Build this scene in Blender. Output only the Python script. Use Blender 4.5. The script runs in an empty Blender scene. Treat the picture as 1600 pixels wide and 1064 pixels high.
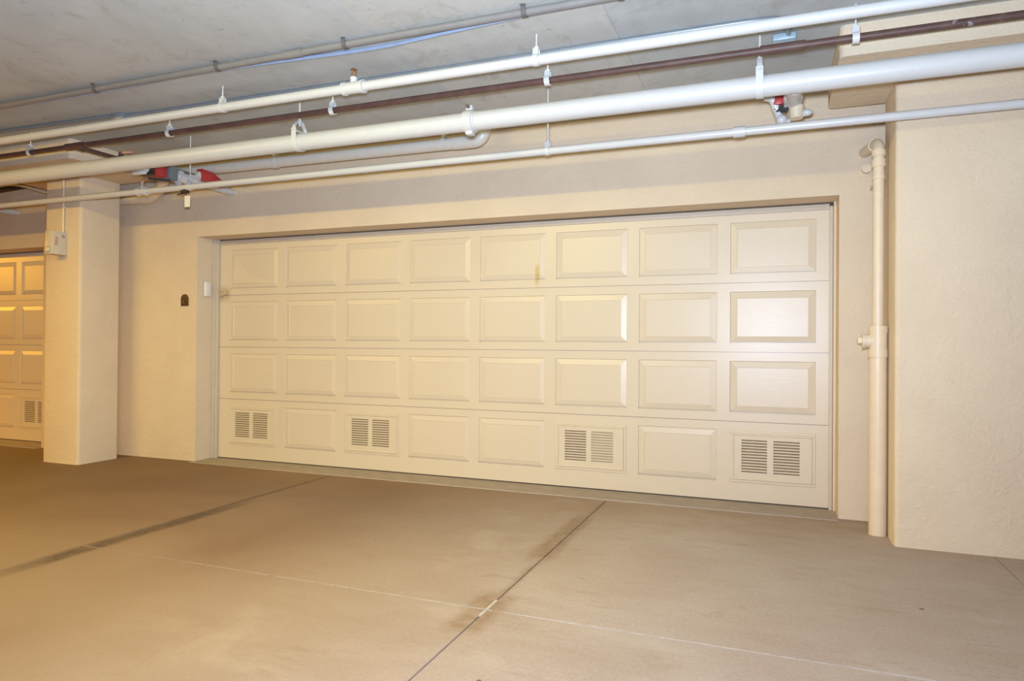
import bpy, bmesh, math, random
from mathutils import Vector, Matrix

random.seed(7)
SC = bpy.context.scene
COL = SC.collection

# ------------------------------------------------------------------ camera, world, light, exposure
cam_data = bpy.data.cameras.new('camera')
cam = bpy.data.objects.new('camera', cam_data)
COL.objects.link(cam)
FPX = 1065.36                                   # focal length in pixels of a 1600 px wide frame
cam_data.sensor_width = 36.0
cam_data.lens = FPX * 36.0 / 1600.0
cam_data.clip_start = 0.05
YAW, PITCH, ROLL = 0.3673, 0.0073, 0.0077
fw = Vector((-math.sin(YAW) * math.cos(PITCH), math.cos(YAW) * math.cos(PITCH), math.sin(PITCH)))
rt0 = Vector((math.cos(YAW), math.sin(YAW), 0))
up0 = rt0.cross(fw)
rt = rt0 * math.cos(ROLL) + up0 * math.sin(ROLL)
up = up0 * math.cos(ROLL) - rt0 * math.sin(ROLL)
rot = Matrix((rt, up, -fw)).transposed()
CAM = Vector((5.2514, -5.5252, 1.1922))
cam.matrix_world = Matrix.Translation(CAM) @ rot.to_4x4()
SC.camera = cam

SC.view_settings.view_transform = 'Standard'
SC.view_settings.look = 'None'
SC.view_settings.gamma = 1.0
SC.view_settings.use_curve_mapping = False
SC.view_settings.exposure = 0.0

world = bpy.data.worlds.new('world')
SC.world = world
world.use_nodes = True
bg = world.node_tree.nodes['Background']
bg.inputs[0].default_value = (0.80, 0.86, 1.0, 1)
bg.inputs[1].default_value = 0.02


def area(name, loc, target, sx, sy, power, color):
    l = bpy.data.lights.new(name, 'AREA')
    l.shape = 'RECTANGLE'
    l.size, l.size_y = sx, sy
    l.energy = power
    l.color = color
    o = bpy.data.objects.new(name, l)
    COL.objects.link(o)
    o.location = loc
    d = Vector(target) - Vector(loc)
    o.rotation_euler = d.to_track_quat('-Z', 'Y').to_euler()
    return o


# the photographer's flash: a direct head by the lens and one turned up to bounce off the ceiling
area('flash_lamp', CAM + Vector((-0.04, 0.02, 0.16)), CAM + fw * 5 + Vector((-0.9, 0, 1.2)), 0.16, 0.10, 156, (0.60, 0.66, 1.0))
area('bounce_flash_lamp', CAM + Vector((-0.04, 0.02, 0.16)), CAM + Vector((-0.7, 0.6, 2)), 0.25, 0.25, 226, (0.74, 0.95, 1.0))
# tubes along the drive aisle ceiling, plus an added far lamp out of view
area('unseen_aisle_lamp', (2.6, -3.7, 2.90), (2.6, -3.3, 0), 1.5, 0.22, 122, (1.0, 0.85, 0.23))
area('unseen_aisle_lamp', (-0.9, -3.7, 2.90), (-0.9, -3.3, 0), 1.5, 0.22, 94, (1.0, 0.63, 0.05))
area('unseen_aisle_lamp', (-9.0, -3.2, 2.85), (-9.0, -3.0, 0), 1.5, 0.3, 730, (1.0, 0.46, 0.02))  # added unseen lamp that brings warm light in from the left


# ------------------------------------------------------------------ materials
def new_mat(name):
    m = bpy.data.materials.new(name)
    m.use_nodes = True
    nt = m.node_tree
    return m, nt, nt.nodes['Principled BSDF']


def N(nt, typ, **kw):
    n = nt.nodes.new(typ)
    for k, v in kw.items():
        setattr(n, k, v)
    return n


def noise(nt, scale, detail=4, rough=0.55, vec=None, dist=0.0):
    n = N(nt, 'ShaderNodeTexNoise')
    n.inputs['Scale'].default_value = scale
    n.inputs['Detail'].default_value = detail
    n.inputs['Roughness'].default_value = rough
    n.inputs['Distortion'].default_value = dist
    if vec is not None:
        nt.links.new(vec, n.inputs['Vector'])
    return n.outputs['Fac']


def ramp(nt, fac, stops):
    r = N(nt, 'ShaderNodeValToRGB')
    e = r.color_ramp.elements
    e[0].position, e[0].color = stops[0][0], (*stops[0][1], 1)
    e[1].position, e[1].color = stops[-1][0], (*stops[-1][1], 1)
    for p, c in stops[1:-1]:
        x = e.new(p)
        x.color = (*c, 1)
    nt.links.new(fac, r.inputs[0])
    return r.outputs[0]


def math_n(nt, op, a, b=None, c=None, clamp=False):
    n = N(nt, 'ShaderNodeMath', operation=op, use_clamp=clamp)
    for i, v in enumerate((a, b, c)):
        if v is None:
            continue
        if isinstance(v, (int, float)):
            n.inputs[i].default_value = v
        else:
            nt.links.new(v, n.inputs[i])
    return n.outputs[0]


def mix(nt, fac, a, b, mode='MIX'):
    n = N(nt, 'ShaderNodeMix', data_type='RGBA', blend_type=mode)
    for s, v in ((n.inputs[0], fac), (n.inputs[6], a), (n.inputs[7], b)):
        if isinstance(v, (int, float)):
            s.default_value = v
        elif isinstance(v, tuple):
            s.default_value = (*v, 1)
        else:
            nt.links.new(v, s)
    return n.outputs[2]


def pos(nt):
    return N(nt, 'ShaderNodeNewGeometry').outputs['Position']


def sep(nt, vec):
    s = N(nt, 'ShaderNodeSeparateXYZ')
    nt.links.new(vec, s.inputs[0])
    return s.outputs


def scaled(nt, vec, sc):
    m = N(nt, 'ShaderNodeMapping')
    m.inputs['Scale'].default_value = sc
    nt.links.new(vec, m.inputs[0])
    return m.outputs[0]


def bump(nt, bsdf, h, strength, dist):
    b = N(nt, 'ShaderNodeBump')
    b.inputs['Strength'].default_value = strength
    b.inputs['Distance'].default_value = dist
    nt.links.new(h, b.inputs['Height'])
    nt.links.new(b.outputs[0], bsdf.inputs['Normal'])


def simple(name, col, rough=0.5, metal=0.0, var=0.06, scale=18.0, spec=0.5):
    m, nt, b = new_mat(name)
    p = pos(nt)
    f = noise(nt, scale, 3, vec=p)
    lo = tuple(c * (1 - var) for c in col)
    hi = tuple(min(1, c * (1 + var)) for c in col)
    nt.links.new(ramp(nt, f, [(0.3, lo), (0.7, hi)]), b.inputs['Base Color'])
    b.inputs['Roughness'].default_value = rough
    b.inputs['Metallic'].default_value = metal
    b.inputs['Specular IOR Level'].default_value = spec
    return m


def band(nt, v, centre, half, soft):
    """1 inside centre +- half, falling to 0 over soft"""
    d = math_n(nt, 'ABSOLUTE', math_n(nt, 'SUBTRACT', v, centre))
    return math_n(nt, 'DIVIDE', math_n(nt, 'SUBTRACT', half + soft, d), soft, clamp=True)


def mat_stucco():
    m, nt, b = new_mat('cream_stucco')
    p = pos(nt)
    f = noise(nt, 2.2, 5, vec=p)
    nt.links.new(ramp(nt, f, [(0.3, (0.695, 0.57, 0.42)), (0.7, (0.745, 0.615, 0.455))]), b.inputs['Base Color'])
    b.inputs['Roughness'].default_value = 0.88
    b.inputs['Specular IOR Level'].default_value = 0.25
    h1 = noise(nt, 55, 5, 0.6, vec=p, dist=0.6)
    h2 = noise(nt, 14, 3, 0.5, vec=p, dist=1.2)
    h = math_n(nt, 'ADD', math_n(nt, 'MULTIPLY', h1, 0.6), math_n(nt, 'MULTIPLY', h2, 0.8))
    bump(nt, b, h, 0.55, 0.012)
    return m


def mat_door():
    m, nt, b = new_mat('cream_door_paint')
    p = pos(nt)
    s = sep(nt, p)
    f = noise(nt, 1.1, 3, vec=p)
    base = ramp(nt, f, [(0.3, (0.675, 0.575, 0.44)), (0.7, (0.70, 0.60, 0.46))])
    # yellow run mark on one panel of the top row, and scuffed dirt by the bent lower left corner of that row
    run = math_n(nt, 'MULTIPLY', band(nt, s[0], 3.352, 0.012, 0.014), band(nt, s[2], 1.80, 0.055, 0.05))
    run = math_n(nt, 'MULTIPLY', run, 0.75)
    base = mix(nt, run, base, (0.58, 0.40, 0.14))
    dirt = math_n(nt, 'MULTIPLY', band(nt, s[0], -0.09, 0.03, 0.10), band(nt, s[2], 1.70, 0.03, 0.07))
    dirt = math_n(nt, 'MULTIPLY', dirt, noise(nt, 25, 4, vec=p))
    base = mix(nt, dirt, base, (0.34, 0.22, 0.09))
    nt.links.new(base, b.inputs['Base Color'])
    b.inputs['Roughness'].default_value = 0.34
    b.inputs['Specular IOR Level'].default_value = 0.5
    g = noise(nt, 40, 4, 0.6, vec=scaled(nt, p, (0.35, 1, 2.4)), dist=0.8)
    bump(nt, b, g, 0.16, 0.003)
    return m


def mat_floor():
    m, nt, b = new_mat('stained_concrete_floor')
    p = pos(nt)
    s = sep(nt, p)
    big = noise(nt, 0.55, 6, 0.6, vec=p, dist=0.4)
    mid = noise(nt, 2.6, 6, 0.65, vec=scaled(nt, p, (0.7, 1.6, 1)), dist=0.5)
    fine = noise(nt, 60, 4, 0.7, vec=p)
    c = ramp(nt, big, [(0.25, (0.325, 0.245, 0.200)), (0.5, (0.375, 0.297, 0.255)), (0.75, (0.42, 0.345, 0.305))])
    c = mix(nt, math_n(nt, 'MULTIPLY', math_n(nt, 'SUBTRACT', mid, 0.42), 1.6, clamp=True), c, (0.30, 0.21, 0.15))
    c = mix(nt, 0.14, c, ramp(nt, fine, [(0.3, (0.18, 0.13, 0.09)), (0.7, (0.72, 0.62, 0.52))]))
    wob = math_n(nt, 'MULTIPLY', math_n(nt, 'SUBTRACT', noise(nt, 4.5, 4, vec=p), 0.5), 0.05)
    x = math_n(nt, 'ADD', s[0], wob)
    y = math_n(nt, 'ADD', s[1], math_n(nt, 'MULTIPLY', wob, 2.0))
    brk = noise(nt, 16, 5, 0.7, vec=p)
    # dimmer light to the left painted over the slabs, with some brown dirt
    left_dim = math_n(nt, 'DIVIDE', math_n(nt, 'SUBTRACT', 4.4, s[0]), 2.1, clamp=True)
    left_dim = math_n(nt, 'MULTIPLY', left_dim, math_n(nt, 'ADD', math_n(nt, 'MULTIPLY', big, 0.9), 0.45, clamp=True))
    c = mix(nt, math_n(nt, 'MULTIPLY', left_dim, 0.92), c, (0.142, 0.077, 0.052))
    near_dim = math_n(nt, 'DIVIDE', math_n(nt, 'SUBTRACT', -2.3, s[1]), 1.6, clamp=True)  # painted dimming of the floor nearer the camera
    c = mix(nt, math_n(nt, 'MULTIPLY', near_dim, math_n(nt, 'ADD', math_n(nt, 'MULTIPLY', mid, 0.60), 0.12)), c, (0.20, 0.145, 0.115))
    # brown rust stains that follow the middle joint
    st = math_n(nt, 'MULTIPLY', band(nt, x, 4.02, 0.045, 0.05), band(nt, y, -1.40, 0.42, 0.20))
    st2 = math_n(nt, 'MULTIPLY', band(nt, x, 4.03, 0.05, 0.06), band(nt, y, -2.72, 0.17, 0.10))
    st3 = math_n(nt, 'MULTIPLY', band(nt, x, 4.04, 0.004, 0.03), band(nt, y, -1.4, 1.1, 0.2))
    st = math_n(nt, 'MAXIMUM', math_n(nt, 'MAXIMUM', st, st2), math_n(nt, 'MULTIPLY', st3, 0.8))
    st = math_n(nt, 'MULTIPLY', st, math_n(nt, 'ADD', math_n(nt, 'MULTIPLY', brk, 1.6), -0.25, clamp=True))
    c = mix(nt, st, c, (0.20, 0.115, 0.05))
    # blackened grime along the left joint
    gr = math_n(nt, 'MULTIPLY', band(nt, x, 1.55, 0.035, 0.05), band(nt, y, -2.35, 0.55, 0.5))
    gr2 = math_n(nt, 'MULTIPLY', band(nt, x, 1.50, 0.012, 0.03), band(nt, y, -1.6, 1.3, 0.3))
    gr = math_n(nt, 'MAXIMUM', gr, math_n(nt, 'MULTIPLY', gr2, 0.75))
    gr = math_n(nt, 'MULTIPLY', gr, math_n(nt, 'ADD', math_n(nt, 'MULTIPLY', brk, 1.5), -0.05, clamp=True))
    c = mix(nt, gr, c, (0.045, 0.028, 0.02))
    # tyre grime plus painted flash falloff before the pillar and the neighbouring door
    dk = math_n(nt, 'DIVIDE', math_n(nt, 'SUBTRACT', 1.0, s[0]), 2.6, clamp=True)
    dk = math_n(nt, 'MULTIPLY', dk, math_n(nt, 'ADD', math_n(nt, 'MULTIPLY', mid, 1.2), 0.12, clamp=True))
    c = mix(nt, math_n(nt, 'MULTIPLY', dk, 0.85), c, (0.13, 0.09, 0.045))
    # drift of dirt against the sill and the wall foot
    ds = math_n(nt, 'MULTIPLY', math_n(nt, 'DIVIDE', math_n(nt, 'ADD', y, 1.15), 0.9, clamp=True), math_n(nt, 'ADD', math_n(nt, 'MULTIPLY', mid, 1.0), 0.15, clamp=True))
    c = mix(nt, math_n(nt, 'MULTIPLY', ds, 0.7), c, (0.27, 0.165, 0.08))
    # scuffs and blotches
    sc = noise(nt, 5.5, 6, 0.75, vec=scaled(nt, p, (0.55, 1.8, 1)), dist=1.2)
    c = mix(nt, math_n(nt, 'MULTIPLY', math_n(nt, 'SUBTRACT', sc, 0.57), 3.2, clamp=True), c, (0.20, 0.125, 0.075))
    pale = noise(nt, 1.9, 5, 0.6, vec=scaled(nt, p, (0.8, 1.3, 1)), dist=0.6)
    c = mix(nt, math_n(nt, 'MULTIPLY', math_n(nt, 'MULTIPLY', math_n(nt, 'SUBTRACT', pale, 0.55), 2.0, clamp=True), band(nt, s[0], 4.9, 1.2, 1.2)), c, (0.47, 0.40, 0.35))
    # small dark specks
    v = N(nt, 'ShaderNodeTexVoronoi')
    v.inputs['Scale'].default_value = 3.0
    nt.links.new(p, v.inputs['Vector'])
    sp = math_n(nt, 'LESS_THAN', v.outputs['Distance'], 0.036)
    sp = math_n(nt, 'MULTIPLY', sp, math_n(nt, 'GREATER_THAN', noise(nt, 2.0, 2, vec=p), 0.5))
    c = mix(nt, math_n(nt, 'MULTIPLY', sp, 0.8), c, (0.07, 0.04, 0.025))
    nt.links.new(c, b.inputs['Base Color'])
    b.inputs['Roughness'].default_value = 0.62
    b.inputs['Specular IOR Level'].default_value = 0.35
    bump(nt, b, fine, 0.12, 0.004)
    return m


def mat_ceiling():
    m, nt, b = new_mat('grey_concrete_ceiling')
    p = pos(nt)
    big = noise(nt, 0.9, 6, 0.65, vec=p, dist=0.4)
    c = ramp(nt, big, [(0.3, (0.45, 0.47, 0.465)), (0.55, (0.525, 0.54, 0.53)), (0.75, (0.58, 0.59, 0.58))])
    stain = noise(nt, 3.4, 7, 0.75, vec=p, dist=0.9)
    sx = sep(nt, p)[0]
    c = mix(nt, math_n(nt, 'MULTIPLY', band(nt, sx, 3.7375, 0.6573, 0.001), 0.45), c, (0.60, 0.585, 0.53))
    streak = noise(nt, 1.6, 6, 0.7, vec=scaled(nt, p, (2.2, 0.7, 1)), dist=1.0)
    c = mix(nt, math_n(nt, 'MULTIPLY', math_n(nt, 'SUBTRACT', streak, 0.48), 1.8, clamp=True), c, (0.40, 0.39, 0.365))
    c = mix(nt, math_n(nt, 'MULTIPLY', math_n(nt, 'SUBTRACT', stain, 0.54), 3.0, clamp=True), c, (0.33, 0.285, 0.225))
    pit = noise(nt, 9, 5, 0.8, vec=p)
    c = mix(nt, math_n(nt, 'MULTIPLY', math_n(nt, 'SUBTRACT', pit, 0.61), 6.0, clamp=True), c, (0.22, 0.19, 0.16))
    nt.links.new(c, b.inputs['Base Color'])
    b.inputs['Roughness'].default_value = 0.9
    b.inputs['Specular IOR Level'].default_value = 0.2
    bump(nt, b, noise(nt, 22, 5, 0.7, vec=p), 0.18, 0.006)
    return m


def mat_brown_pipe():
    m, nt, b = new_mat('brown_iron_pipe')
    p = pos(nt)
    s = sep(nt, p)
    f = noise(nt, 14, 5, vec=p)
    c = ramp(nt, f, [(0.3, (0.085, 0.042, 0.034)), (0.7, (0.135, 0.070, 0.055))])
    sp = math_n(nt, 'MULTIPLY', band(nt, s[0], 6.17, 0.08, 0.05), math_n(nt, 'GREATER_THAN', noise(nt, 26, 3, vec=p), 0.58))
    c = mix(nt, math_n(nt, 'MULTIPLY', sp, 0.45), c, (0.5, 0.5, 0.55))
    nt.links.new(c, b.inputs['Base Color'])
    b.inputs['Roughness'].default_value = 0.5
    return m


def mat_sealant():
    m, nt, b = new_mat('white_joint_sealant')
    p = pos(nt)
    s = sep(nt, p)
    f = noise(nt, 14, 4, vec=p)
    new = ramp(nt, f, [(0.3, (0.38, 0.335, 0.30)), (0.7, (0.52, 0.47, 0.43))])
    worn = math_n(nt, 'MULTIPLY', math_n(nt, 'SUBTRACT', 4.3, s[0]), 0.45, clamp=True)
    nt.links.new(mix(nt, worn, new, (0.25, 0.18, 0.135)), b.inputs['Base Color'])
    b.inputs['Roughness'].default_value = 0.7
    return m


M = dict(
    stucco=mat_stucco(), door=mat_door(), floor=mat_floor(), ceiling=mat_ceiling(), brown=mat_brown_pipe(),
    white=simple('white_pipe_paint', (0.60, 0.60, 0.60), 0.30, var=0.02),
    white2=simple('white_hanger_paint', (0.62, 0.62, 0.61), 0.4, var=0.03),
    pvc=simple('off_white_pvc', (0.66, 0.63, 0.56), 0.35, var=0.03),
    cream=simple('cream_pipe_paint', (0.73, 0.61, 0.445), 0.4, var=0.03),
    grey=simple('grey_conduit_pvc', (0.215, 0.205, 0.20), 0.45, var=0.05),
    darkgrey=simple('dark_grey_strap', (0.11, 0.105, 0.105), 0.5),
    blue=simple('blue_grey_metal_conduit', (0.42, 0.55, 0.80), 0.28, metal=0.35),
    steel=simple('galvanised_conduit', (0.30, 0.34, 0.37), 0.4, metal=0.4),
    plate=simple('pale_blue_steel_plate', (0.38, 0.50, 0.58), 0.45, metal=0.2),
    strip=simple('grey_weather_strip', (0.60, 0.525, 0.42), 0.55, var=0.03),
    seal=simple('dark_rubber_seal', (0.06, 0.05, 0.045), 0.7),
    sill=simple('grey_sill_concrete', (0.36, 0.295, 0.245), 0.75, var=0.10, scale=9),
    sill_lip=simple('pale_sill_edge', (0.43, 0.365, 0.31), 0.6, var=0.1),
    sealant=mat_sealant(),
    joint=simple('dark_joint_filler', (0.17, 0.12, 0.085), 0.9, var=0.3),
    louver=simple('cream_vent_plastic', (0.685, 0.585, 0.44), 0.4, var=0.02),
    cavity=simple('painted_slot_shade', (0.30, 0.215, 0.135), 0.9),  # backing darkened to paint the shade between the slats
    card=simple('beige_vent_cover', (0.55, 0.43, 0.29), 0.8),
    red=simple('red_enamel', (0.42, 0.035, 0.035), 0.4),
    device_grey=simple('grey_cast_housing', (0.17, 0.19, 0.20), 0.5),
    black=simple('black_plastic', (0.02, 0.018, 0.018), 0.5),
    brass=simple('brass', (0.45, 0.24, 0.13), 0.35, metal=0.7),
    copper=simple('painted_copper_tube', (0.62, 0.36, 0.26), 0.4),
    bronze=simple('bronze_plaque', (0.115, 0.060, 0.020), 0.45, metal=0.3),
    bronze2=simple('worn_bronze_relief', (0.24, 0.145, 0.09), 0.4, metal=0.3),
    box=simple('beige_alarm_plastic', (0.62, 0.56, 0.44), 0.4, var=0.03),
    lens=simple('clear_lens', (0.75, 0.70, 0.58), 0.1),
    chime=simple('white_plastic', (0.76, 0.74, 0.72), 0.35, var=0.02),
    redprint=simple('red_print', (0.50, 0.08, 0.06), 0.5),
    mark=simple('grey_print', (0.36, 0.32, 0.33), 0.5),
)


# ------------------------------------------------------------------ mesh helpers (all in world metres)
class MB:
    def __init__(self):
        self.bm = bmesh.new()

    def box(self, x0, x1, y0, y1, z0, z1, bev=0.0, seg=2):
        r = bmesh.ops.create_cube(self.bm, size=1.0)
        vs = r['verts']
        for v in vs:
            v.co = Vector(((x0 + x1) / 2 + v.co.x * (x1 - x0), (y0 + y1) / 2 + v.co.y * (y1 - y0), (z0 + z1) / 2 + v.co.z * (z1 - z0)))
        if bev > 0:
            es = list({e for v in vs for e in v.link_edges})
            bmesh.ops.bevel(self.bm, geom=es, offset=bev, segments=seg, affect='EDGES', profile=0.5)
        return self

    def cyl(self, a, b, r, r2=None, seg=20):
        a, b = Vector(a), Vector(b)
        d = b - a
        q = d.to_track_quat('Z', 'Y').to_matrix().to_4x4()
        bmesh.ops.create_cone(self.bm, cap_ends=True, segments=seg, radius1=r, radius2=r if r2 is None else r2, depth=d.length,
                              matrix=Matrix.Translation((a + b) / 2) @ q)
        return self

    def ball(self, c, r, sc=(1, 1, 1), seg=16):
        bmesh.ops.create_uvsphere(self.bm, u_segments=seg, v_segments=seg // 2, radius=r,
                                  matrix=Matrix.Translation(Vector(c)) @ Matrix.Diagonal((*sc, 1)))
        return self

    def tube(self, pts, r, seg=16, cap=True):
        pts = [Vector(p) for p in pts]
        n = len(pts)
        rings = []
        ref = Vector((0, 0, 1))
        t0 = (pts[1] - pts[0]).normalized()
        if abs(t0.dot(ref)) > 0.9:
            ref = Vector((1, 0, 0))
        u = t0.cross(ref).normalized()
        for i, p in enumerate(pts):
            if i == 0:
                t = (pts[1] - pts[0]).normalized()
            elif i == n - 1:
                t = (pts[-1] - pts[-2]).normalized()
            else:
                t = ((pts[i + 1] - p).normalized() + (p - pts[i - 1]).normalized()).normalized()
            u = (u - t * u.dot(t)).normalized()
            w = t.cross(u)
            rr = r[i] if isinstance(r, (list, tuple)) else r
            rings.append([self.bm.verts.new(p + (u * math.cos(2 * math.pi * k / seg) + w * math.sin(2 * math.pi * k / seg)) * rr) for k in range(seg)])
        for a, b in zip(rings, rings[1:]):
            for k in range(seg):
                self.bm.faces.new((a[k], a[(k + 1) % seg], b[(k + 1) % seg], b[k]))
        if cap:
            self.bm.faces.new(rings[0][::-1])
            self.bm.faces.new(rings[-1])
        return self

    def ribbon(self, yz, x, width, thick, closed=False):
        """a flat metal strap following yz points, width along X"""
        pts = [Vector((0, a, b)) for a, b in yz]
        n = len(pts)
        L = []
        for i, p in enumerate(pts):
            a = pts[(i - 1) % n] if (closed or i > 0) else p
            b = pts[(i + 1) % n] if (closed or i < n - 1) else p
            t = (b - a).normalized()
            nn = Vector((0, -t.z, t.y)) * thick / 2
            q = []
            for sx, sn in ((-1, 1), (1, 1), (1, -1), (-1, -1)):
                q.append(self.bm.verts.new(p + nn * sn + Vector((x + sx * width / 2, 0, 0))))
            L.append(q)
        rng = range(n if closed else n - 1)
        for i in rng:
            a, b = L[i], L[(i + 1) % n]
            for k in range(4):
                self.bm.faces.new((a[k], a[(k + 1) % 4], b[(k + 1) % 4], b[k]))
        if not closed:
            self.bm.faces.new(L[0][::-1])
            self.bm.faces.new(L[-1])
        return self

    def prism(self, poly, axis, a0, a1, bev=0.0):
        """extrude a 2-D polygon along an axis ('x': poly in yz, 'y': poly in xz, 'z': poly in xy)"""
        def P(u, v, w):
            return {'x': (w, u, v), 'y': (u, w, v), 'z': (u, v, w)}[axis]
        A = [self.bm.verts.new(P(u, v, a0)) for u, v in poly]
        B = [self.bm.verts.new(P(u, v, a1)) for u, v in poly]
        fs = [self.bm.faces.new(A), self.bm.faces.new(B[::-1])]
        n = len(poly)
        for k in range(n):
            fs.append(self.bm.faces.new((A[k], B[k], B[(k + 1) % n], A[(k + 1) % n])))
        if bev:
            es = list({e for f in fs[:2] for e in f.edges})
            bmesh.ops.bevel(self.bm, geom=es, offset=bev, segments=2, affect='EDGES', profile=0.5)
        return self

    def mesh(self, name, origin=(0, 0, 0), smooth=True):
        bmesh.ops.recalc_face_normals(self.bm, faces=self.bm.faces)
        me = bpy.data.meshes.new(name)
        o = Vector(origin)
        for v in self.bm.verts:
            v.co -= o
        self.bm.to_mesh(me)
        self.bm.free()
        if smooth and len(me.polygons):
            me.polygons.foreach_set('use_smooth', [True] * len(me.polygons))
            me.set_sharp_from_angle(angle=math.radians(35))
        return me


def tag(o, label=None, cat=None, group=None, kind=None):
    for k, v in (('label', label), ('category', cat), ('group', group), ('kind', kind)):
        if v:
            o[k] = v
    return o


def link(name, me, mat=None, parent=None, loc=(0, 0, 0)):
    o = bpy.data.objects.new(name, me)
    COL.objects.link(o)
    o.location = loc
    if parent:
        o.parent = parent
    if mat and me is not None and not me.materials:
        me.materials.append(mat)
    return o


def wpos(o):
    p = Vector(o.location)
    while o.parent:
        o = o.parent
        p += o.location
    return p


def empty(name, loc, **kw):
    o = bpy.data.objects.new(name, None)
    COL.objects.link(o)
    o.location = loc
    o.empty_display_size = 0.1
    return tag(o, **kw)


def part(name, mb, mat, parent, smooth=True, label=None):
    """world-space builder -> child mesh of parent"""
    me = mb.mesh(name, wpos(parent), smooth)
    o = link(name, me, mat, parent)
    if label:
        o['label'] = label
    return o


def solo(name, mb, mat, origin=(0, 0, 0), smooth=True, **kw):
    o = link(name, mb.mesh(name, origin, smooth), mat, None, origin)
    return tag(o, **kw)


def arc(c, r, a0, a1, n):
    return [(c[0] + r * math.cos(a0 + (a1 - a0) * i / n), c[1] + r * math.sin(a0 + (a1 - a0) * i / n)) for i in range(n + 1)]


def bend(pts, r, n=6):
    """round the corners of a polyline"""
    pts = [Vector(p) for p in pts]
    out = [pts[0]]
    for a, b, c in zip(pts, pts[1:], pts[2:]):
        d1, d2 = (a - b), (c - b)
        k = min(r, d1.length * 0.49, d2.length * 0.49)
        p1, p2 = b + d1.normalized() * k, b + d2.normalized() * k
        for i in range(n + 1):
            t = i / n
            out.append(p1 * (1 - t) ** 2 + b * 2 * t * (1 - t) + p2 * t * t)
    out.append(pts[-1])
    return out


# ------------------------------------------------------------------ the setting
CZ = 3.0          # ceiling height
WY = -0.25          # face of the garage wall
XA, XB, YA, YB = -11.0, 10.5, -9.5, 0.35

# floor: slabs with real joints
floor = solo('floor', MB().box(XA, XB, YA, YB, -0.30, -0.006), M['joint'], smooth=False, kind='structure',
             label='tan concrete garage floor with stained joints')
xs = [XA, 1.505, 4.045, 6.44, XB]
ys = [YA, -2.685, -0.31]
for i in range(4):
    for j in range(2):
        g = 0.0025
        x0, x1 = xs[i] + (g if i else 0), xs[i + 1] - (g if i < 3 else 0)
        y0, y1 = ys[j] + (g if j else 0), ys[j + 1] - g
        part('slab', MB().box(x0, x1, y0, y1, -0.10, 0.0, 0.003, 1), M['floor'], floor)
# side strips beside the sill
for a, b in ((XA, -8.33), (-2.44, -0.195), (5.675, XB)):
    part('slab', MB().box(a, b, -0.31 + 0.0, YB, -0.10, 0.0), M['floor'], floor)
# white sealant in the cross joint, broken up in places
mb = MB()
x = 1.25
while x < XB:
    L = random.uniform(0.10, 0.42)
    mb.box(x, x + L, -2.6880, -2.6820, -0.02, 0.0008)
    x += L + random.choice((0.012, 0.02, 0.05))
part('joint_sealant', mb, M['sealant'], floor, label='broken white sealant line across the floor')
mb = MB().box(4.038, 4.052, -2.76, -2.56, -0.02, 0.001)
part('joint_sealant', mb, M['sealant'], floor)
for a, b in ((-0.19, 5.672), (-8.32, -2.45)):
    mb = MB()
    mb.bm.faces.ensure_lookup_table()
    mb.box(a, b, -0.315, 0.12, -0.08, 0.004)
    part('sill', mb, M['sill'], floor, smooth=False, label='grey sill strip under a garage door')
    part('sill_edge', MB().box(a, b, -0.324, -0.3155, -0.05, 0.0055, 0.002), M['sill_lip'], floor)

# ceiling: cast panels with fine joints
ceiling = solo('ceiling', MB().box(XA, XB, YA, YB, CZ + 0.012, CZ + 0.30), M['joint'], smooth=False, kind='structure',
               label='grey cast concrete ceiling with faint panel joints')
cx = [XA, -4.2, -0.27, 3.08, 4.395, 8.2, XB]
for i in range(6):
    dz = (0.0, 0.001, 0.0, 0.0025, 0.0, 0.001)[i]
    part('ceiling_panel', MB().box(cx[i] + 0.0015, cx[i + 1] - 0.0015, YA, YB, CZ + dz, CZ + 0.05), M['ceiling'], ceiling, smooth=False)

# garage wall with two door openings
HZ = 2.265
w = MB()
w.box(XA, -8.32, WY, YB, 0, CZ)
w.box(-2.45, -0.19, WY, YB, 0, CZ)
w.box(5.672, XB, WY, YB, 0, CZ)
w.box(-8.32, -2.45, WY, YB, HZ, CZ)
w.box(-0.19, 5.672, WY, YB, HZ, CZ)
bmesh.ops.remove_doubles(w.bm, verts=w.bm.verts, dist=1e-5)
solo('wall_back', w, M['stucco'], smooth=False, kind='structure', label='cream stucco wall around the garage doors')
solo('wall_front', MB().box(XA, XB, YA - 0.2, YA, 0, CZ), M['stucco'], smooth=False, kind='structure', label='cream stucco wall across the drive aisle')
solo('wall_right', MB().box(XB, XB + 0.2, YA, YB, 0, CZ), M['stucco'], smooth=False, kind='structure', label='cream stucco end wall')


# ------------------------------------------------------------------ garage doors
PIT, PW, PH, SB, SEC, SBOT = 0.7044, 0.6075, 0.3963, 0.0686, 0.533, 0.0883
X0, X1 = -0.145, 5.66         # door leaf, from the left edge of its first panel


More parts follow.
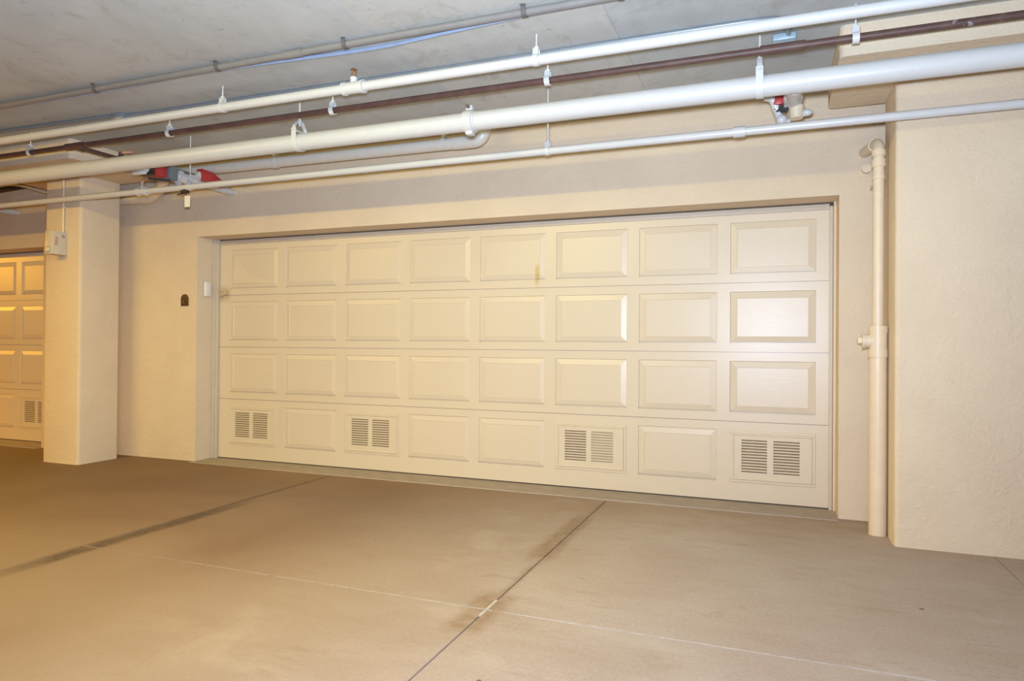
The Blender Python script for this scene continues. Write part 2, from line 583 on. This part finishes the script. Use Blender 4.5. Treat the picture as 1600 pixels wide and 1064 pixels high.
def panel_mesh(dent=False):
    b = MB()
    # (side inset, bottom inset, depth): open slit under the lower bevel, a bevel, a fine step, the raised field
    rings = [(0.0, 0.0, 0.0), (0.0040, 0.0095, 0.0085), (0.050, 0.050, 0.0005), (0.0525, 0.0525, 0.0030)]
    R = []
    for ins, lo, y in rings:
        R.append([b.bm.verts.new((px, y, pz)) for px, pz in ((ins, lo), (PW - ins, lo), (PW - ins, PH - ins), (ins, PH - ins))])
    for n, (p, q) in enumerate(zip(R, R[1:])):
        for k in range(4):
            if n or k:
                b.bm.faces.new((p[k], p[(k + 1) % 4], q[(k + 1) % 4], q[k]))
    f = R[-1]
    if dent:        # pushed-in lower left corner with a diagonal crease
        ce = b.bm.verts.new((PW * 0.40, 0.0065, PH * 0.34))
        f[0].co.y -= 0.014
        f[3].co.y += 0.002
        for k in range(4):
            b.bm.faces.new((f[k], f[(k + 1) % 4], ce))
    else:
        b.bm.faces.new(f)
    return b.mesh('raised_panel', smooth=False)


PANEL = panel_mesh()
PANEL_DENT = panel_mesh(True)


def section_mesh(h, base, skip=()):
    """rails and stiles around eight panel openings on a thin back sheet"""
    b = MB()
    b.box(X0, X1, 0.0185, 0.045, 0.0, h)
    e = 0.002
    b.box(X0, X1, 0, 0.0187, e, base)
    b.box(X0, X1, 0, 0.0187, base + PH, h - e)
    b.box(X0, 0, 0, 0.0187, base, base + PH)
    for i in range(8):
        x0 = i * PIT + PW
        x1 = (i + 1) * PIT if i < 7 else X1
        b.box(x0, x1, 0, 0.0187, base, base + PH)
    return b


SLAT = MB()
SLAT.prism([(-0.0035, 0.0), (-0.0075, 0.001), (-0.0075, 0.0095), (0.002, 0.0125), (0.004, 0.011)], 'x', 0.0, 0.184)
SLAT = SLAT.mesh('slat', smooth=False)


def vent(root, i, base, covered=False):
    x, z = i * PIT, base
    fr = MB()
    y0 = 0.0
    # two stepped mouldings round a face plate with two slotted fields
    def frame(a, wd, ya, yb):
        for q in ((a, PW - a, a, a + wd), (a, PW - a, PH - a - wd, PH - a), (a, a + wd, a + wd, PH - a - wd), (PW - a - wd, PW - a, a + wd, PH - a - wd)):
            fr.box(x + q[0], x + q[1], ya, yb, z + q[2], z + q[3], 0.0025, 1)
    frame(0.0, 0.022, -0.006, 0.012)
    frame(0.021, 0.014, -0.013, 0.012)
    zl, zh = 0.080, 0.328
    cols = ((0.089, 0.273), (0.317, 0.501))
    fy0, fy1 = -0.0075, 0.004
    fr.box(x + 0.035, x + PW - 0.035, fy0, fy1, z + 0.035, z + zl)
    fr.box(x + 0.035, x + PW - 0.035, fy0, fy1, z + zh, z + PH - 0.035)
    for a, b2 in ((0.035, 0.089), (0.273, 0.317), (0.501, PW - 0.035)):
        fr.box(x + a, x + b2, fy0, fy1, z + zl, z + zh)
    ox = root.location.x
    off = Vector((ox, 0, 0))
    for v in fr.bm.verts:
        v.co += off
    v_ = part('louver_vent', fr, M['louver'], root, smooth=False)
    for ci, (a, b2) in enumerate(cols):
        s = MB().box(ox + x + a, ox + x + b2, 0.005, 0.0094, z + zl, z + zh)
        part('slot_backing', s, M['card'] if (covered and ci == 1) else M['cavity'], v_, smooth=False)
        for k in range(11):
            link('slat', SLAT, M['louver'], v_, (x + a, 0.0, z + zl + 0.0085 + k * 0.0218))
    return v_


def garage_door(name, ox, label, dent, covered):
    root = empty(name, (ox, 0, 0), label=label, kind='structure')
    z = 0.012
    hs = [SEC + SBOT - 0.012, SEC, SEC, SEC]
    for si in range(4):
        base = SB if si else SBOT + SB - 0.012
        me = section_mesh(hs[si], base).mesh('door_section', smooth=False)
        sec = link('door_section', me, M['door'], root, (0, 0, z))
        for i in range(8):
            if si == 0 and i in (0, 2, 5, 7):
                continue
            d = dent and si == 3 and i == 0
            o = link('raised_panel', PANEL_DENT if d else PANEL, M['door'], sec, (i * PIT, 0, base))
            if d:
                o['label'] = 'dented raised panel with a diagonal crease'
        z += hs[si]
    for i in (0, 2, 5, 7):
        vent(root, i, SBOT + SB, covered and i == 5)
    part('bottom_seal', MB().box(ox + X0, ox + X1, 0.006, 0.04, 0.0045, 0.012), M['seal'], root)
    jl, jr = ox - 0.19, ox + 5.672
    for a, b in ((jl, jl + 0.034), (jl + 0.033, jl + 0.058)):
        part('weather_strip', MB().box(a, b, -0.052 if a == jl else -0.035, -0.004, 0.004, HZ, 0.003), M['strip'], root)
    part('weather_strip', MB().box(jr - 0.045, jr - 0.022, -0.03, -0.004, 0.004, HZ - 0.03, 0.003), M['strip'], root)
    part('weather_strip', MB().box(jr - 0.020, jr, -0.05, -0.004, 0.004, HZ, 0.004), M['stucco'], root)
    part('header_strip', MB().box(jl + 0.055, jr - 0.045, -0.016, -0.002, HZ - 0.052, HZ - 0.012, 0.002), M['strip'], root)
    return root


d1 = garage_door('door_1', 0.0, 'wide cream panelled garage door with four louver vents in its bottom row', True, True)
d2 = garage_door('door_2', -8.126, 'yellow-lit cream garage door partly hidden behind the left pillar', False, False)
# bent corner flap of the top section's lower left end
mb = MB()
mb.prism([(-0.135, 1.700), (-0.03, 1.742), (-0.03, 1.700), (-0.12, 1.672)], 'y', -0.016, -0.011)
part('bent_flap', mb, M['door'], d1, smooth=False, label='bent lower left corner of the top section')


# ------------------------------------------------------------------ pillars with drop capitals
def pillar(x0, x1, cx0, cx1, label):
    r = empty('pillar', ((x0 + x1) / 2, -0.64, 0), label=label, kind='structure')

    def rounded(a, b, c, d, rad, z0, z1, name):
        poly = []
        for (px, py), s in (((b - rad, d - rad), 0), ((a + rad, d - rad), 1), ((a + rad, c + rad), 2), ((b - rad, c + rad), 3)):
            poly += arc((px, py), rad, math.pi / 2 * s, math.pi / 2 * (s + 1), 4)
        part(name, MB().prism(poly, 'z', z0, z1), M['stucco'], r)
    rounded(x0, x1, -0.86, -0.42, 0.028, 0.0, 2.822, 'shaft')
    rounded(cx0, cx1, -1.315, -0.42, 0.045, 2.822, CZ - 0.0002, 'capital')
    return r


pillar(-1.545, -1.045, -2.02, -0.57, 'free-standing cream stucco pillar carrying the alarm box, with a wide drop capital')
pillar(5.93, 7.25, 5.585, 7.7, 'broad cream stucco pillar beside the cream downpipe')


# ------------------------------------------------------------------ pipes under the ceiling
def pipe_x(name, y, z, r, xa, xb, mat, label, cat='pipe', seg=28):
    root = empty(name, (xa, y, z), label=label, cat=cat)
    part('pipe_run', MB().cyl((xa, y, z), (xb, y, z), r, seg=seg), mat, root)
    return root


def ring(x, y, z, r, width, thick=0.004, a0=0.0, n=22):
    return [(y + r * math.cos(a0 + 2 * math.pi * i / n), z + r * math.sin(a0 + 2 * math.pi * i / n)) for i in range(n)]


PX0, PX1 = -7.5, 9.5
TOPP = (-1.80, 2.848, 0.030)
BRN = (-1.55, 2.822, 0.0205)
BIG = (-1.40, 2.681, 0.0615)
THN = (-1.00, 2.553, 0.0265)
top = pipe_x('sprinkler_pipe', TOPP[0], TOPP[1], TOPP[2], PX0, PX1, M['white'], 'medium white pipe with a brass sprinkler head, highest of the three white pipes')
brn = pipe_x('iron_pipe', BRN[0], BRN[1], BRN[2], PX0, PX1, M['brown'], 'dark brown iron pipe with white hangers under the ceiling')
big = pipe_x('main_pipe', BIG[0], BIG[1], BIG[2], PX0, PX1, M['white'], 'thickest white pipe running the whole width under the ceiling', seg=40)
thn = pipe_x('drain_pipe', THN[0], THN[1], THN[2], PX0, PX1, M['white'], 'thin white pipe, lowest of the pipes, crossing the wall above the door')

# brass upright sprinkler head on a tee
y, z, r = TOPP
x = 2.710
part('tee', MB().cyl((x - 0.075, y, z), (x + 0.075, y, z), r + 0.008).cyl((x - 0.08, y, z), (x - 0.06, y, z), r + 0.013).cyl((x + 0.06, y, z), (x + 0.08, y, z), r + 0.013)
     .cyl((x, y, z), (x, y, z + 0.060), 0.024).ball((x, y, z + 0.058), 0.026, (1, 1, 0.7)), M['white'], top)
h = part('sprinkler_head', MB().cyl((x, y, z + 0.06), (x, y, z + 0.085), 0.013).tube([(x - 0.014, y, z + 0.08), (x - 0.018, y, z + 0.1), (x - 0.004, y, z + 0.118)], 0.004, 8)
         .tube([(x + 0.014, y, z + 0.08), (x + 0.018, y, z + 0.1), (x + 0.004, y, z + 0.118)], 0.004, 8), M['brass'], top, label='brass sprinkler head')
part('deflector', MB().cyl((x, y, z + 0.116), (x, y, z + 0.119), 0.021), M['brass'], h)

# grooved coupling on the big pipe
y, z, r = BIG
x = 3.355
part('coupling', MB().cyl((x - 0.030, y, z), (x + 0.030, y, z), r + 0.014, seg=36).cyl((x - 0.045, y, z), (x + 0.045, y, z), r + 0.005, seg=36)
     .box(x - 0.024, x + 0.024, y - 0.028, y + 0.028, z + r + 0.004, z + r + 0.04, 0.005).box(x - 0.024, x + 0.024, y - 0.028, y + 0.028, z - r - 0.030, z - r - 0.004, 0.005), M['white'], big)
part('bolt', MB().cyl((x, y - 0.05, z + r + 0.026), (x, y + 0.05, z + r + 0.026), 0.008, seg=10).cyl((x, y - 0.055, z + r + 0.026), (x, y - 0.042, z + r + 0.026), 0.014, seg=6)
     .cyl((x, y + 0.042, z + r + 0.026), (x, y + 0.055, z + r + 0.026), 0.014, seg=6), M['darkgrey'], big)
# sleeves on the thin pipe
y, z, r = THN
part('coupling', MB().cyl((5.004, y, z), (5.074, y, z), r + 0.008), M['white'], thn)
x = -0.073
part('tee', MB().cyl((x - 0.05, y, z), (x + 0.05, y, z), r + 0.007).cyl((x - 0.055, y, z), (x - 0.038, y, z), r + 0.011).cyl((x + 0.038, y, z), (x + 0.055, y, z), r + 0.011)
     .cyl((x, y, z), (x, y, z + 0.045), 0.020), M['white'], thn)
part('riser', MB().tube(bend([(x, y, z + 0.04), (x, y, z + 0.105), (0.17, -1.10, z + 0.085)], 0.03), 0.0115, 10), M['copper'], thn, label='pinkish riser tube')
part('valve_lever', MB().box(0.40, 0.470, y - 0.02, y + 0.02, z - 0.052, z - r, 0.006).cyl((0.36, y - 0.01, z - 0.062), (0.466, y - 0.01, z - 0.050), 0.006, seg=8)
     .cyl((0.44, y, z - 0.06), (0.44, y, z - 0.02), 0.018, seg=10), M['black'], thn, label='black drain valve with lever')

# brown pipe: couplings and the branch towards the capital
y, z, r = BRN
part('coupling', MB().cyl((5.17, y, z), (5.40, y, z), r + 0.006), M['brown'], brn)
x = -0.19
part('tee', MB().cyl((x - 0.10, y, z), (x + 0.10, y, z), r + 0.008).cyl((x, y, z), (x, y + 0.08, z), r + 0.006), M['brown'], brn)
part('branch', MB().cyl((x, y, z), (x, -1.10, z), 0.019).ball((x, -1.12, z), 0.04).cyl((x, -1.12, z), (x, -0.95, z - 0.01), 0.028).cyl((x, -1.12, z), (x, -1.12, z + 0.065), 0.02)
     .box(x + 0.05, x + 0.12, -1.10, -1.03, z - 0.02, z + 0.03, 0.01), M['brown'], brn)
part('stub', MB().tube([(x, -1.12, z + 0.062), (x + 0.11, -1.10, z + 0.06)], 0.012, 10), M['copper'], brn, label='rusty orange stub')


def swivel_hanger(x, P, label, group):
    y, z, r = P
    root = empty('pipe_hanger', (x, y, CZ), label=label, cat='hanger', group=group)
    part('rod', MB().cyl((x, y, z + r + 0.012), (x, y, CZ - 0.0005), 0.0055, seg=10), M['white2'], root)
    # pear-shaped strap
    R = r + (0.0035 if r > 0.022 else 0.009)
    pts = [(y + R * math.cos(a), z + R * math.sin(a)) for a in [math.radians(125 + i * 290 / 18) for i in range(19)]]
    top_z = z + r + 0.034
    pts = [(y - 0.013, top_z)] + pts + [(y + 0.013, top_z)]
    part('strap', MB().ribbon(pts, x, 0.034, 0.0040, closed=True), M['white2'], root)
    part('nut', MB().cyl((x, y, top_z - 0.014), (x, y, top_z + 0.012), 0.015, seg=6), M['white2'], root)
    return root


def clevis_hanger(x, P, label, group):
    y, z, r = P
    root = empty('clevis_hanger', (x, y, CZ), label=label, cat='hanger', group=group)
    R = r + 0.0045
    part('rod', MB().cyl((x, y, z + r + 0.055), (x, y, CZ - 0.0005), 0.007, seg=10), M['white2'], root)
    low = [(y - R, z + r + 0.030)] + [(y + R * math.cos(a), z + R * math.sin(a)) for a in [math.radians(180 + i * 180 / 16) for i in range(17)]] + [(y + R, z + r + 0.030)]
    part('strap', MB().ribbon(low, x, 0.040, 0.005), M['white2'], root)
    t = z + r
    yk = [(y - R - 0.003, t + 0.006), (y - R + 0.004, t + 0.045), (y - 0.026, t + 0.088), (y + 0.026, t + 0.088), (y + R - 0.004, t + 0.045), (y + R + 0.003, t + 0.006)]
    part('yoke', MB().ribbon(yk, x, 0.028, 0.005), M['white2'], root)
    part('bolt', MB().cyl((x, y - R - 0.014, t + 0.016), (x, y + R + 0.014, t + 0.016), 0.007, seg=8), M['white2'], root)
    part('nut', MB().cyl((x, y, t + 0.072), (x, y, t + 0.104), 0.014, seg=6), M['white2'], root)
    return root


gh = 'hangers on the white sprinkler pipe'
swivel_hanger(1.626, TOPP, 'white hanger on the upper white pipe, left of the brass sprinkler head', gh)
swivel_hanger(3.956, TOPP, 'white hanger on the upper white pipe, right of the brass sprinkler head', gh)
gh = 'hangers on the brown pipe'
for x, lb in ((-0.732, 'white hanger on the brown pipe in front of the left capital'),
              (0.857, 'white hanger on the brown pipe above the left red flow switch'),
              (2.369, 'white hanger on the brown pipe below the brass sprinkler head'),
              (3.944, 'white hanger on the brown pipe right of the big pipe coupling'),
              (5.643, 'square white hanger on the brown pipe in front of the right capital')):
    swivel_hanger(x, BRN, lb, gh)
gh = 'clevis hangers on the big pipe'
clevis_hanger(1.969, BIG, 'white clevis hanger on the thick white pipe, left of its bolted coupling', gh)
clevis_hanger(5.167, BIG, 'white clevis hanger on the thick white pipe beside the right valve set', gh)
gh = 'hangers on the thin pipe'
swivel_hanger(0.493, THN, 'white hanger on the thin lowest pipe above the hanging tag', gh)
swivel_hanger(3.767, THN, 'white hanger on the thin lowest pipe above the middle of the door', gh)

# tag hanging from the black valve
t = empty('valve_tag', (0.466, -1.005, 2.49), label='small white tag hanging below the black drain valve', cat='tag')
part('plate', MB().box(0.435, 0.497, -1.004, -1.001, 2.378, 2.478, 0.001, 1), M['chime'], t)
part('wire', MB().cyl((0.466, -1.0025, 2.474), (0.466, -1.0025, 2.495), 0.002, seg=6), M['mark'], t)

# grey plastic conduit, with straps
CY, CZZ = -2.122, CZ - 0.030
con = empty('conduit', (PX0, CY, CZZ), label='grey plastic conduit strapped to the ceiling, frontmost of the ceiling runs', cat='conduit')
part('pipe_run', MB().cyl((PX0, CY, CZZ), (PX1, CY, CZZ), 0.0215), M['grey'], con)
part('coupling', MB().cyl((2.42, CY, CZZ), (2.56, CY, CZZ), 0.0255), M['grey'], con)
for x in (-0.3, 0.80, 1.90, 2.87, 4.00, 4.52, 5.6):
    pts = [(CY - 0.036, CZ - 0.0025), (CY - 0.026, CZ - 0.0025)] + [(CY + 0.0245 * math.cos(a), CZZ + 0.0245 * math.sin(a)) for a in [math.radians(180 + i * 180 / 10) for i in range(11)]] + [(CY + 0.026, CZ - 0.0025), (CY + 0.036, CZ - 0.0025)]
    part('strap', MB().ribbon(pts, x, 0.028, 0.004), M['darkgrey'], con)
# slack bluish conduit beside it
pts = [(PX0, -2.052, 2.986), (-0.9, -2.062, 2.986), (-0.26, -2.052, 2.986), (0.94, -2.045, 2.985), (1.7, -2.068, 2.986), (2.39, -2.025, 2.985), (2.75, -1.998, 2.985), (3.06, -1.985, 2.985), (3.6, -2.038, 2.985), (4.1, -2.066, 2.986), (4.6, -2.066, 2.986), (PX1, -2.066, 2.986)]
solo('cable', MB().tube(bend(pts, 0.3, 6), 0.0115, 12), M['blue'], (PX0, -2.05, 2.986), label='thin bluish cable wandering beside the grey conduit on the ceiling', cat='cable')
# galvanised conduit behind the top pipe, ending in a ceiling box
gc = empty('steel_conduit', (5.3, -1.31, 2.985), label='thin galvanised conduit on the ceiling behind the upper white pipe', cat='conduit')
pts = [(PX0, -1.685, 2.985), (-0.9, -1.675, 2.985), (0.25, -1.64, 2.985), (0.62, -1.595, 2.985), (2.3, -1.582, 2.985), (4.5, -1.576, 2.985), (5.10, -1.574, 2.985), (5.315, -1.55, 2.985), (5.32, -1.31, 2.985)]
part('pipe_run', MB().tube(bend(pts, 0.12, 6), 0.0135, 12), M['steel'], gc)
part('fitting', MB().box(0.33, 0.47, -1.655, -1.60, 2.945, 2.9985, 0.008).tube([(0.46, -1.62, 2.970), (0.60, -1.595, 2.981)], 0.0155, 10), M['steel'], gc)
part('box_cover', MB().box(5.235, 5.36, -1.335, -1.15, 2.960, CZ - 0.0015, 0.006), M['plate'], gc, label='pale blue square box cover')

# off-white waste pipe along the wall head, with a cream lower run coming from behind the pillar
wp = empty('waste_pipe', (1.4, -0.55, 2.83), label='off-white plastic waste pipe on the wall head behind the thick white pipe', cat='pipe')
r = 0.047
part('pipe_run', MB().cyl((-0.13, -0.55, 2.838), (2.88, -0.55, 2.826), r, seg=24), M['pvc'], wp)
part('elbow', MB().tube(bend([(2.82, -0.55, 2.826), (3.075, -0.55, 2.826), (3.10, -0.55, 2.99)], 0.11, 8), r + 0.005, 20), M['pvc'], wp)
for x in (1.03, 2.735):
    part('strap', MB().ribbon(ring(x, -0.55, 2.832, r + 0.004, 0), x, 0.035, 0.006, closed=True).box(x - 0.017, x + 0.017, -0.575, -0.525, 2.832 + r + 0.003, CZ - 0.0005), M['pvc'], wp)
part('elbow', MB().tube(bend([(-0.08, -0.55, 2.838), (-0.33, -0.52, 2.83), (-0.52, -0.40, 2.75), (-0.72, -0.34, 2.672), (-0.84, -0.335, 2.672)], 0.10, 6), r + 0.005, 20)
     .cyl((-0.14, -0.55, 2.838), (-0.10, -0.55, 2.838), r + 0.011), M['cream'], wp, label='cream painted elbow')
part('lower_run', MB().cyl((-1.35, -0.335, 2.676), (-0.80, -0.335, 2.672), r - 0.004, seg=24), M['cream'], wp, label='cream painted lower run')


# ------------------------------------------------------------------ sprinkler control valve sets between the main and the wall
def valve_set(bx, label):
    z = 2.678
    root = empty('valve_assembly', (bx, -0.8, z), label=label, cat='valve', group='sprinkler valve sets at the garage doors')
    by = BIG[0] + BIG[2]
    part('outlet', MB().cyl((bx, by + 0.001, z), (bx, by + 0.05, z), 0.046).cyl((bx, by + 0.03, z), (bx, by + 0.075, z), 0.055)
         .box(bx - 0.065, bx + 0.065, by + 0.004, by + 0.04, z - 0.075, z - 0.045, 0.008), M['white'], root)
    part('flow_switch', MB().box(bx - 0.065, bx + 0.055, -1.20, -1.08, z - 0.055, z + 0.06, 0.014), M['red'], root, label='red flow switch housing')
    part('clamp', MB().cyl((bx, -1.265, z), (bx, -1.21, z), 0.050).box(bx - 0.06, bx + 0.06, -1.26, -1.215, z - 0.062, z - 0.036, 0.006).cyl((bx - 0.06, -1.18, z - 0.07), (bx + 0.06, -1.06, z - 0.075), 0.010, seg=8), M['black'], root)
    part('housing', MB().box(bx - 0.075, bx + 0.075, -1.075, -0.985, z - 0.060, z + 0.075, 0.012).box(bx - 0.03, bx + 0.03, -1.0, -0.70, z + 0.052, z + 0.066, 0.004), M['device_grey'], root, label='grey switch housing')
    part('body', MB().cyl((bx, -0.99, z), (bx, -0.74, z), 0.048).cyl((bx, -0.93, z), (bx, -0.90, z), 0.064, seg=8).cyl((bx, -0.80, z), (bx, -0.755, z), 0.060, seg=8), M['white'], root)
    part('drain_spout', MB().tube(bend([(bx - 0.03, -0.86, z), (bx - 0.105, -0.86, z - 0.01), (bx - 0.06, -0.80, z - 0.08)], 0.04), 0.022, 12).ball((bx - 0.115, -0.87, z + 0.005), 0.030), M['white'], root)
    part('handle', MB().prism([(-0.72, z + 0.015), (-0.46, z - 0.002), (-0.45, z + 0.05), (-0.60, z + 0.11), (-0.72, z + 0.115)], 'x', bx + 0.005, bx + 0.085, 0.010), M['red'], root, label='red tapered handle')
    part('stem', MB().cyl((bx + 0.03, -0.735, z + 0.03), (bx + 0.03, -0.70, z + 0.07), 0.035, seg=12), M['white'], root)
    part('branch_pipe', MB().cyl((bx, -0.76, z), (bx, WY + 0.0, z), 0.029).cyl((bx, -0.46, z), (bx, -0.30, z), 0.036), M['white'], root)
    return root


valve_set(0.268, 'red, grey and white sprinkler valve set at the left end of the wide garage door')


def test_valve(label):
    z = 2.71
    root = empty('valve_assembly', (5.34, -0.85, z), label=label, cat='valve', group='sprinkler valve sets at the garage doors')
    y = -0.85
    part('outlet', MB().cyl((5.355, BIG[0] + BIG[2] + 0.001, 2.70), (5.355, -1.0, 2.735), 0.045).cyl((5.355, -1.30, 2.70), (5.355, -1.24, 2.705), 0.056), M['white'], root)
    part('body', MB().ball((5.355, y - 0.03, 2.765), 0.062, (1, 1.2, 0.95)).cyl((5.355, y - 0.12, 2.755), (5.355, y - 0.06, 2.76), 0.052, 0.060).cyl((5.325, y - 0.09, 2.80), (5.30, y - 0.12, 2.822), 0.018, seg=10)
         .cyl((5.395, y - 0.09, 2.80), (5.425, y - 0.11, 2.825), 0.018, seg=10).cyl((5.355, y - 0.02, 2.715), (5.355, y - 0.02, 2.745), 0.055), M['white'], root)
    part('drain_elbow', MB().tube(bend([(5.185, y - 0.04, 2.795), (5.235, y - 0.03, 2.782), (5.265, y, 2.70), (5.285, y, 2.640), (5.33, y + 0.02, 2.635)], 0.05), 0.026, 14).ball((5.288, y - 0.01, 2.645), 0.034), M['white'], root)
    part('flow_switch', MB().box(5.238, 5.298, y - 0.05, y + 0.03, 2.735, 2.815, 0.01), M['red'], root, label='red flow switch housing')
    g = []
    for i in range(36):
        a = i * 2 * math.pi / 36
        q = 0.050 if (i // 2) % 2 else 0.039
        g.append((5.292 + q * math.cos(a), 2.715 + 0.6 * q * math.sin(a)))
    part('gear', MB().prism(g, 'y', y - 0.03, y + 0.0), M['black'], root, label='dark toothed ring')
    part('cup', MB().cyl((5.375, y - 0.02, 2.715), (5.375, y - 0.02, 2.640), 0.048, 0.038), M['cream'], root, label='cream cup below the body')
    part('knob', MB().ball((5.437, y - 0.02, 2.672), 0.022, (1.5, 1, 1)).cyl((5.40, y - 0.02, 2.655), (5.45, y - 0.02, 2.675), 0.014), M['white'], root)
    part('branch_pipe', MB().tube(bend([(5.355, y + 0.02, 2.755), (5.355, -0.50, 2.755), (5.355, -0.48, CZ - 0.0005)], 0.06), 0.030, 16), M['white'], root)


test_valve('red and white sprinkler valve set near the right pillar, with a dark toothed ring')
valve_set(-2.905, 'sprinkler valve set left of the pillar, only its white end showing')

# hoses at the far left above the neighbouring door
hs = bend([(-4.6, -0.48, 2.80), (-3.33, -0.46, 2.872), (-2.75, -0.45, 2.905), (-2.25, -0.40, 2.94), (-1.9, -0.34, 2.94)], 0.2)
solo('hose', MB().tube(hs, 0.034, 12), M['black'], (-3.2, -0.46, 2.87), label='thick black hose at the far left above the neighbouring door', cat='hose')
hs = bend([(-4.4, -0.62, 2.76), (-3.136, -0.55, 2.870), (-2.62, -0.53, 2.925), (-2.336, -0.53, 2.878), (-2.05, -0.50, 2.79), (-1.75, -0.36, 2.76), (-1.5, -0.33, 2.75)], 0.2)
solo('hose', MB().tube(hs, 0.013, 10), M['cream'], (-3.2, -0.62, 2.83), label='thin cream hose crossing in front of the black hose at the far left', cat='hose')


# ------------------------------------------------------------------ cream downpipe with clean-out tee
dp = empty('downpipe', (5.887, -0.60, 0), label='cream downpipe with a clean-out tee standing beside the right pillar', cat='pipe')
x, y = 5.872, -0.60
part('lower_pipe', MB().cyl((x, y, 0.0), (x, y, 1.18), 0.0515, seg=32), M['cream'], dp)
part('upper_pipe', MB().cyl((x, y, 1.30), (x, y, 2.40), 0.0335, seg=28).cyl((x, y, 1.325), (x, y, 1.335), 0.040, seg=28), M['cream'], dp)
part('tee', MB().cyl((x, y, 1.155), (x, y, 1.335), 0.0535, seg=32).cyl((x, y, 1.135), (x, y, 1.185), 0.0572, seg=32).cyl((x, y, 1.29), (x, y, 1.332), 0.0572, seg=32)
     .cyl((x - 0.03, y, 1.238), (x - 0.080, y, 1.238), 0.044, seg=24), M['cream'], dp)
part('cleanout_plug', MB().cyl((x - 0.078, y, 1.238), (x - 0.092, y, 1.238), 0.050, seg=24).box(x - 0.118, x - 0.090, y - 0.02, y + 0.02, 1.222, 1.262, 0.005), M['cream'], dp)
el = bend([(x, y, 2.36), (x, y, 2.515), (x - 0.02, -0.42, 2.535), (x - 0.045, WY, 2.545)], 0.07, 8)
part('elbow', MB().tube(el, 0.0345, 20).cyl((x, y, 2.355), (x, y, 2.405), 0.041).cyl((x, y, 2.425), (x, y, 2.462), 0.042)
     .cyl((x - 0.010, -0.50, 2.526), (x - 0.014, -0.46, 2.531), 0.042), M['cream'], dp)
part('strap', MB().cyl((x, y, 2.275), (x, y, 2.30), 0.0385, seg=24)
     .box(x - 0.012, x + 0.012, y + 0.03, WY, 2.279, 2.296), M['cream'], dp)
cl = empty('wall_stub', (5.845, WY, 2.43), label='small cream capped pipe stub on the wall left of the downpipe elbow', cat='pipe stub')
part('stub', MB().cyl((5.835, WY, 2.425), (5.835, -0.315, 2.42), 0.026).cyl((5.835, -0.30, 2.42), (5.835, -0.33, 2.42), 0.030), M['cream'], cl)
solo('cross_conduit', MB().cyl((5.975, WY, 2.515), (5.955, -0.412, 2.505), 0.014, seg=12), M['cream'], (5.97, WY, 2.515), label='short cream conduit between the wall and the back of the right pillar', cat='conduit')


# ------------------------------------------------------------------ small fixtures
# alarm box on the pillar front, with its conduit
ab = empty('alarm_box', (-1.27, -0.86, 2.15), label='beige alarm box with red lettering on the left pillar', cat='alarm')
bx0, bx1, by0, by1, bz0, bz1 = -1.335, -1.225, -1.005, -0.8605, 2.04, 2.265
part('housing', MB().box(bx0, bx1, by0, by1, bz0, bz1, 0.006), M['box'], ab)
part('lens', MB().cyl((-1.290, by0 + 0.002, 2.085), (-1.290, by0 - 0.010, 2.085), 0.026, 0.020), M['lens'], ab, label='round clear lens')
part('lens_ring', MB().tube([(-1.290 + 0.029 * math.cos(a), by0 - 0.001, 2.085 + 0.029 * math.sin(a)) for a in [i * 2 * math.pi / 24 for i in range(25)]], 0.004, 6), M['mark'], ab)
part('side_mark', MB().cyl((bx1 - 0.001, -0.900, 2.222), (bx1 + 0.0012, -0.900, 2.222), 0.018), M['mark'], ab)
cu = bpy.data.curves.new('lettering', 'FONT')
cu.body = 'FIRE'
cu.size = 0.046
cu.extrude = 0.0006
cu.align_x, cu.align_y = 'CENTER', 'CENTER'
cu.materials.append(M['redprint'])
tmp = bpy.data.objects.new('lettering_source', cu)
COL.objects.link(tmp)
bpy.context.view_layer.update()
lm = bpy.data.meshes.new_from_object(tmp.evaluated_get(bpy.context.evaluated_depsgraph_get()))
bpy.data.objects.remove(tmp)
lm.materials.clear()
lm.materials.append(M['redprint'])
lt = bpy.data.objects.new('lettering', lm)
COL.objects.link(lt)
lt.parent = ab
# on the +X side, reading from top to bottom
mx = Matrix(((0, 0, 1), (0, 1, 0), (-1, 0, 0)))       # text x -> -z, text y -> +y, normal -> +x
lt.matrix_local = Matrix.Translation(Vector((bx1 + 0.0012, -0.972, 2.165)) - ab.location) @ mx.to_4x4()
part('conduit', MB().cyl((-1.262, -0.876, bz1 - 0.004), (-1.262, -0.876, 2.8215), 0.0115, seg=12), M['cream'], ab, label='thin cream conduit running up the pillar')
part('conduit_clip', MB().box(-1.285, -1.24, -0.888, -0.8605, 2.50, 2.515, 0.002), M['cream'], ab)

# bronze plaque
pq = empty('number_plaque', (-0.344, WY, 1.57), label='small arched bronze number plaque on the wall left of the door', cat='plaque')
poly = [(-0.392, 1.568), (-0.296, 1.568), (-0.296, 1.640)] + arc((-0.344, 1.640), 0.048, 0, math.pi, 12)[1:]
part('plate', MB().prism(poly, 'y', WY - 0.010, WY, 0.002), M['bronze'], pq)
part('bar', MB().box(-0.358, -0.330, WY - 0.0125, WY - 0.009, 1.662, 1.670, 0.001), M['bronze2'], pq)
part('figure', MB().tube([(-0.344 + 0.015 * math.cos(a), WY - 0.011, 1.612 + 0.019 * math.sin(a)) for a in [math.radians(50 + i * 26) for i in range(11)]], 0.0035, 8), M['bronze2'], pq)

# white sensor on the jamb
sn = empty('door_sensor', (-0.19, -0.13, 1.745), label='white rounded sensor box on the left jamb of the door', cat='sensor')
part('housing', MB().box(-0.1905, -0.158, -0.168, -0.092, 1.668, 1.822, 0.013, 3), M['chime'], sn)
part('cover_edge', MB().box(-0.1905, -0.180, -0.172, -0.088, 1.664, 1.826, 0.006), M['strip'], sn)
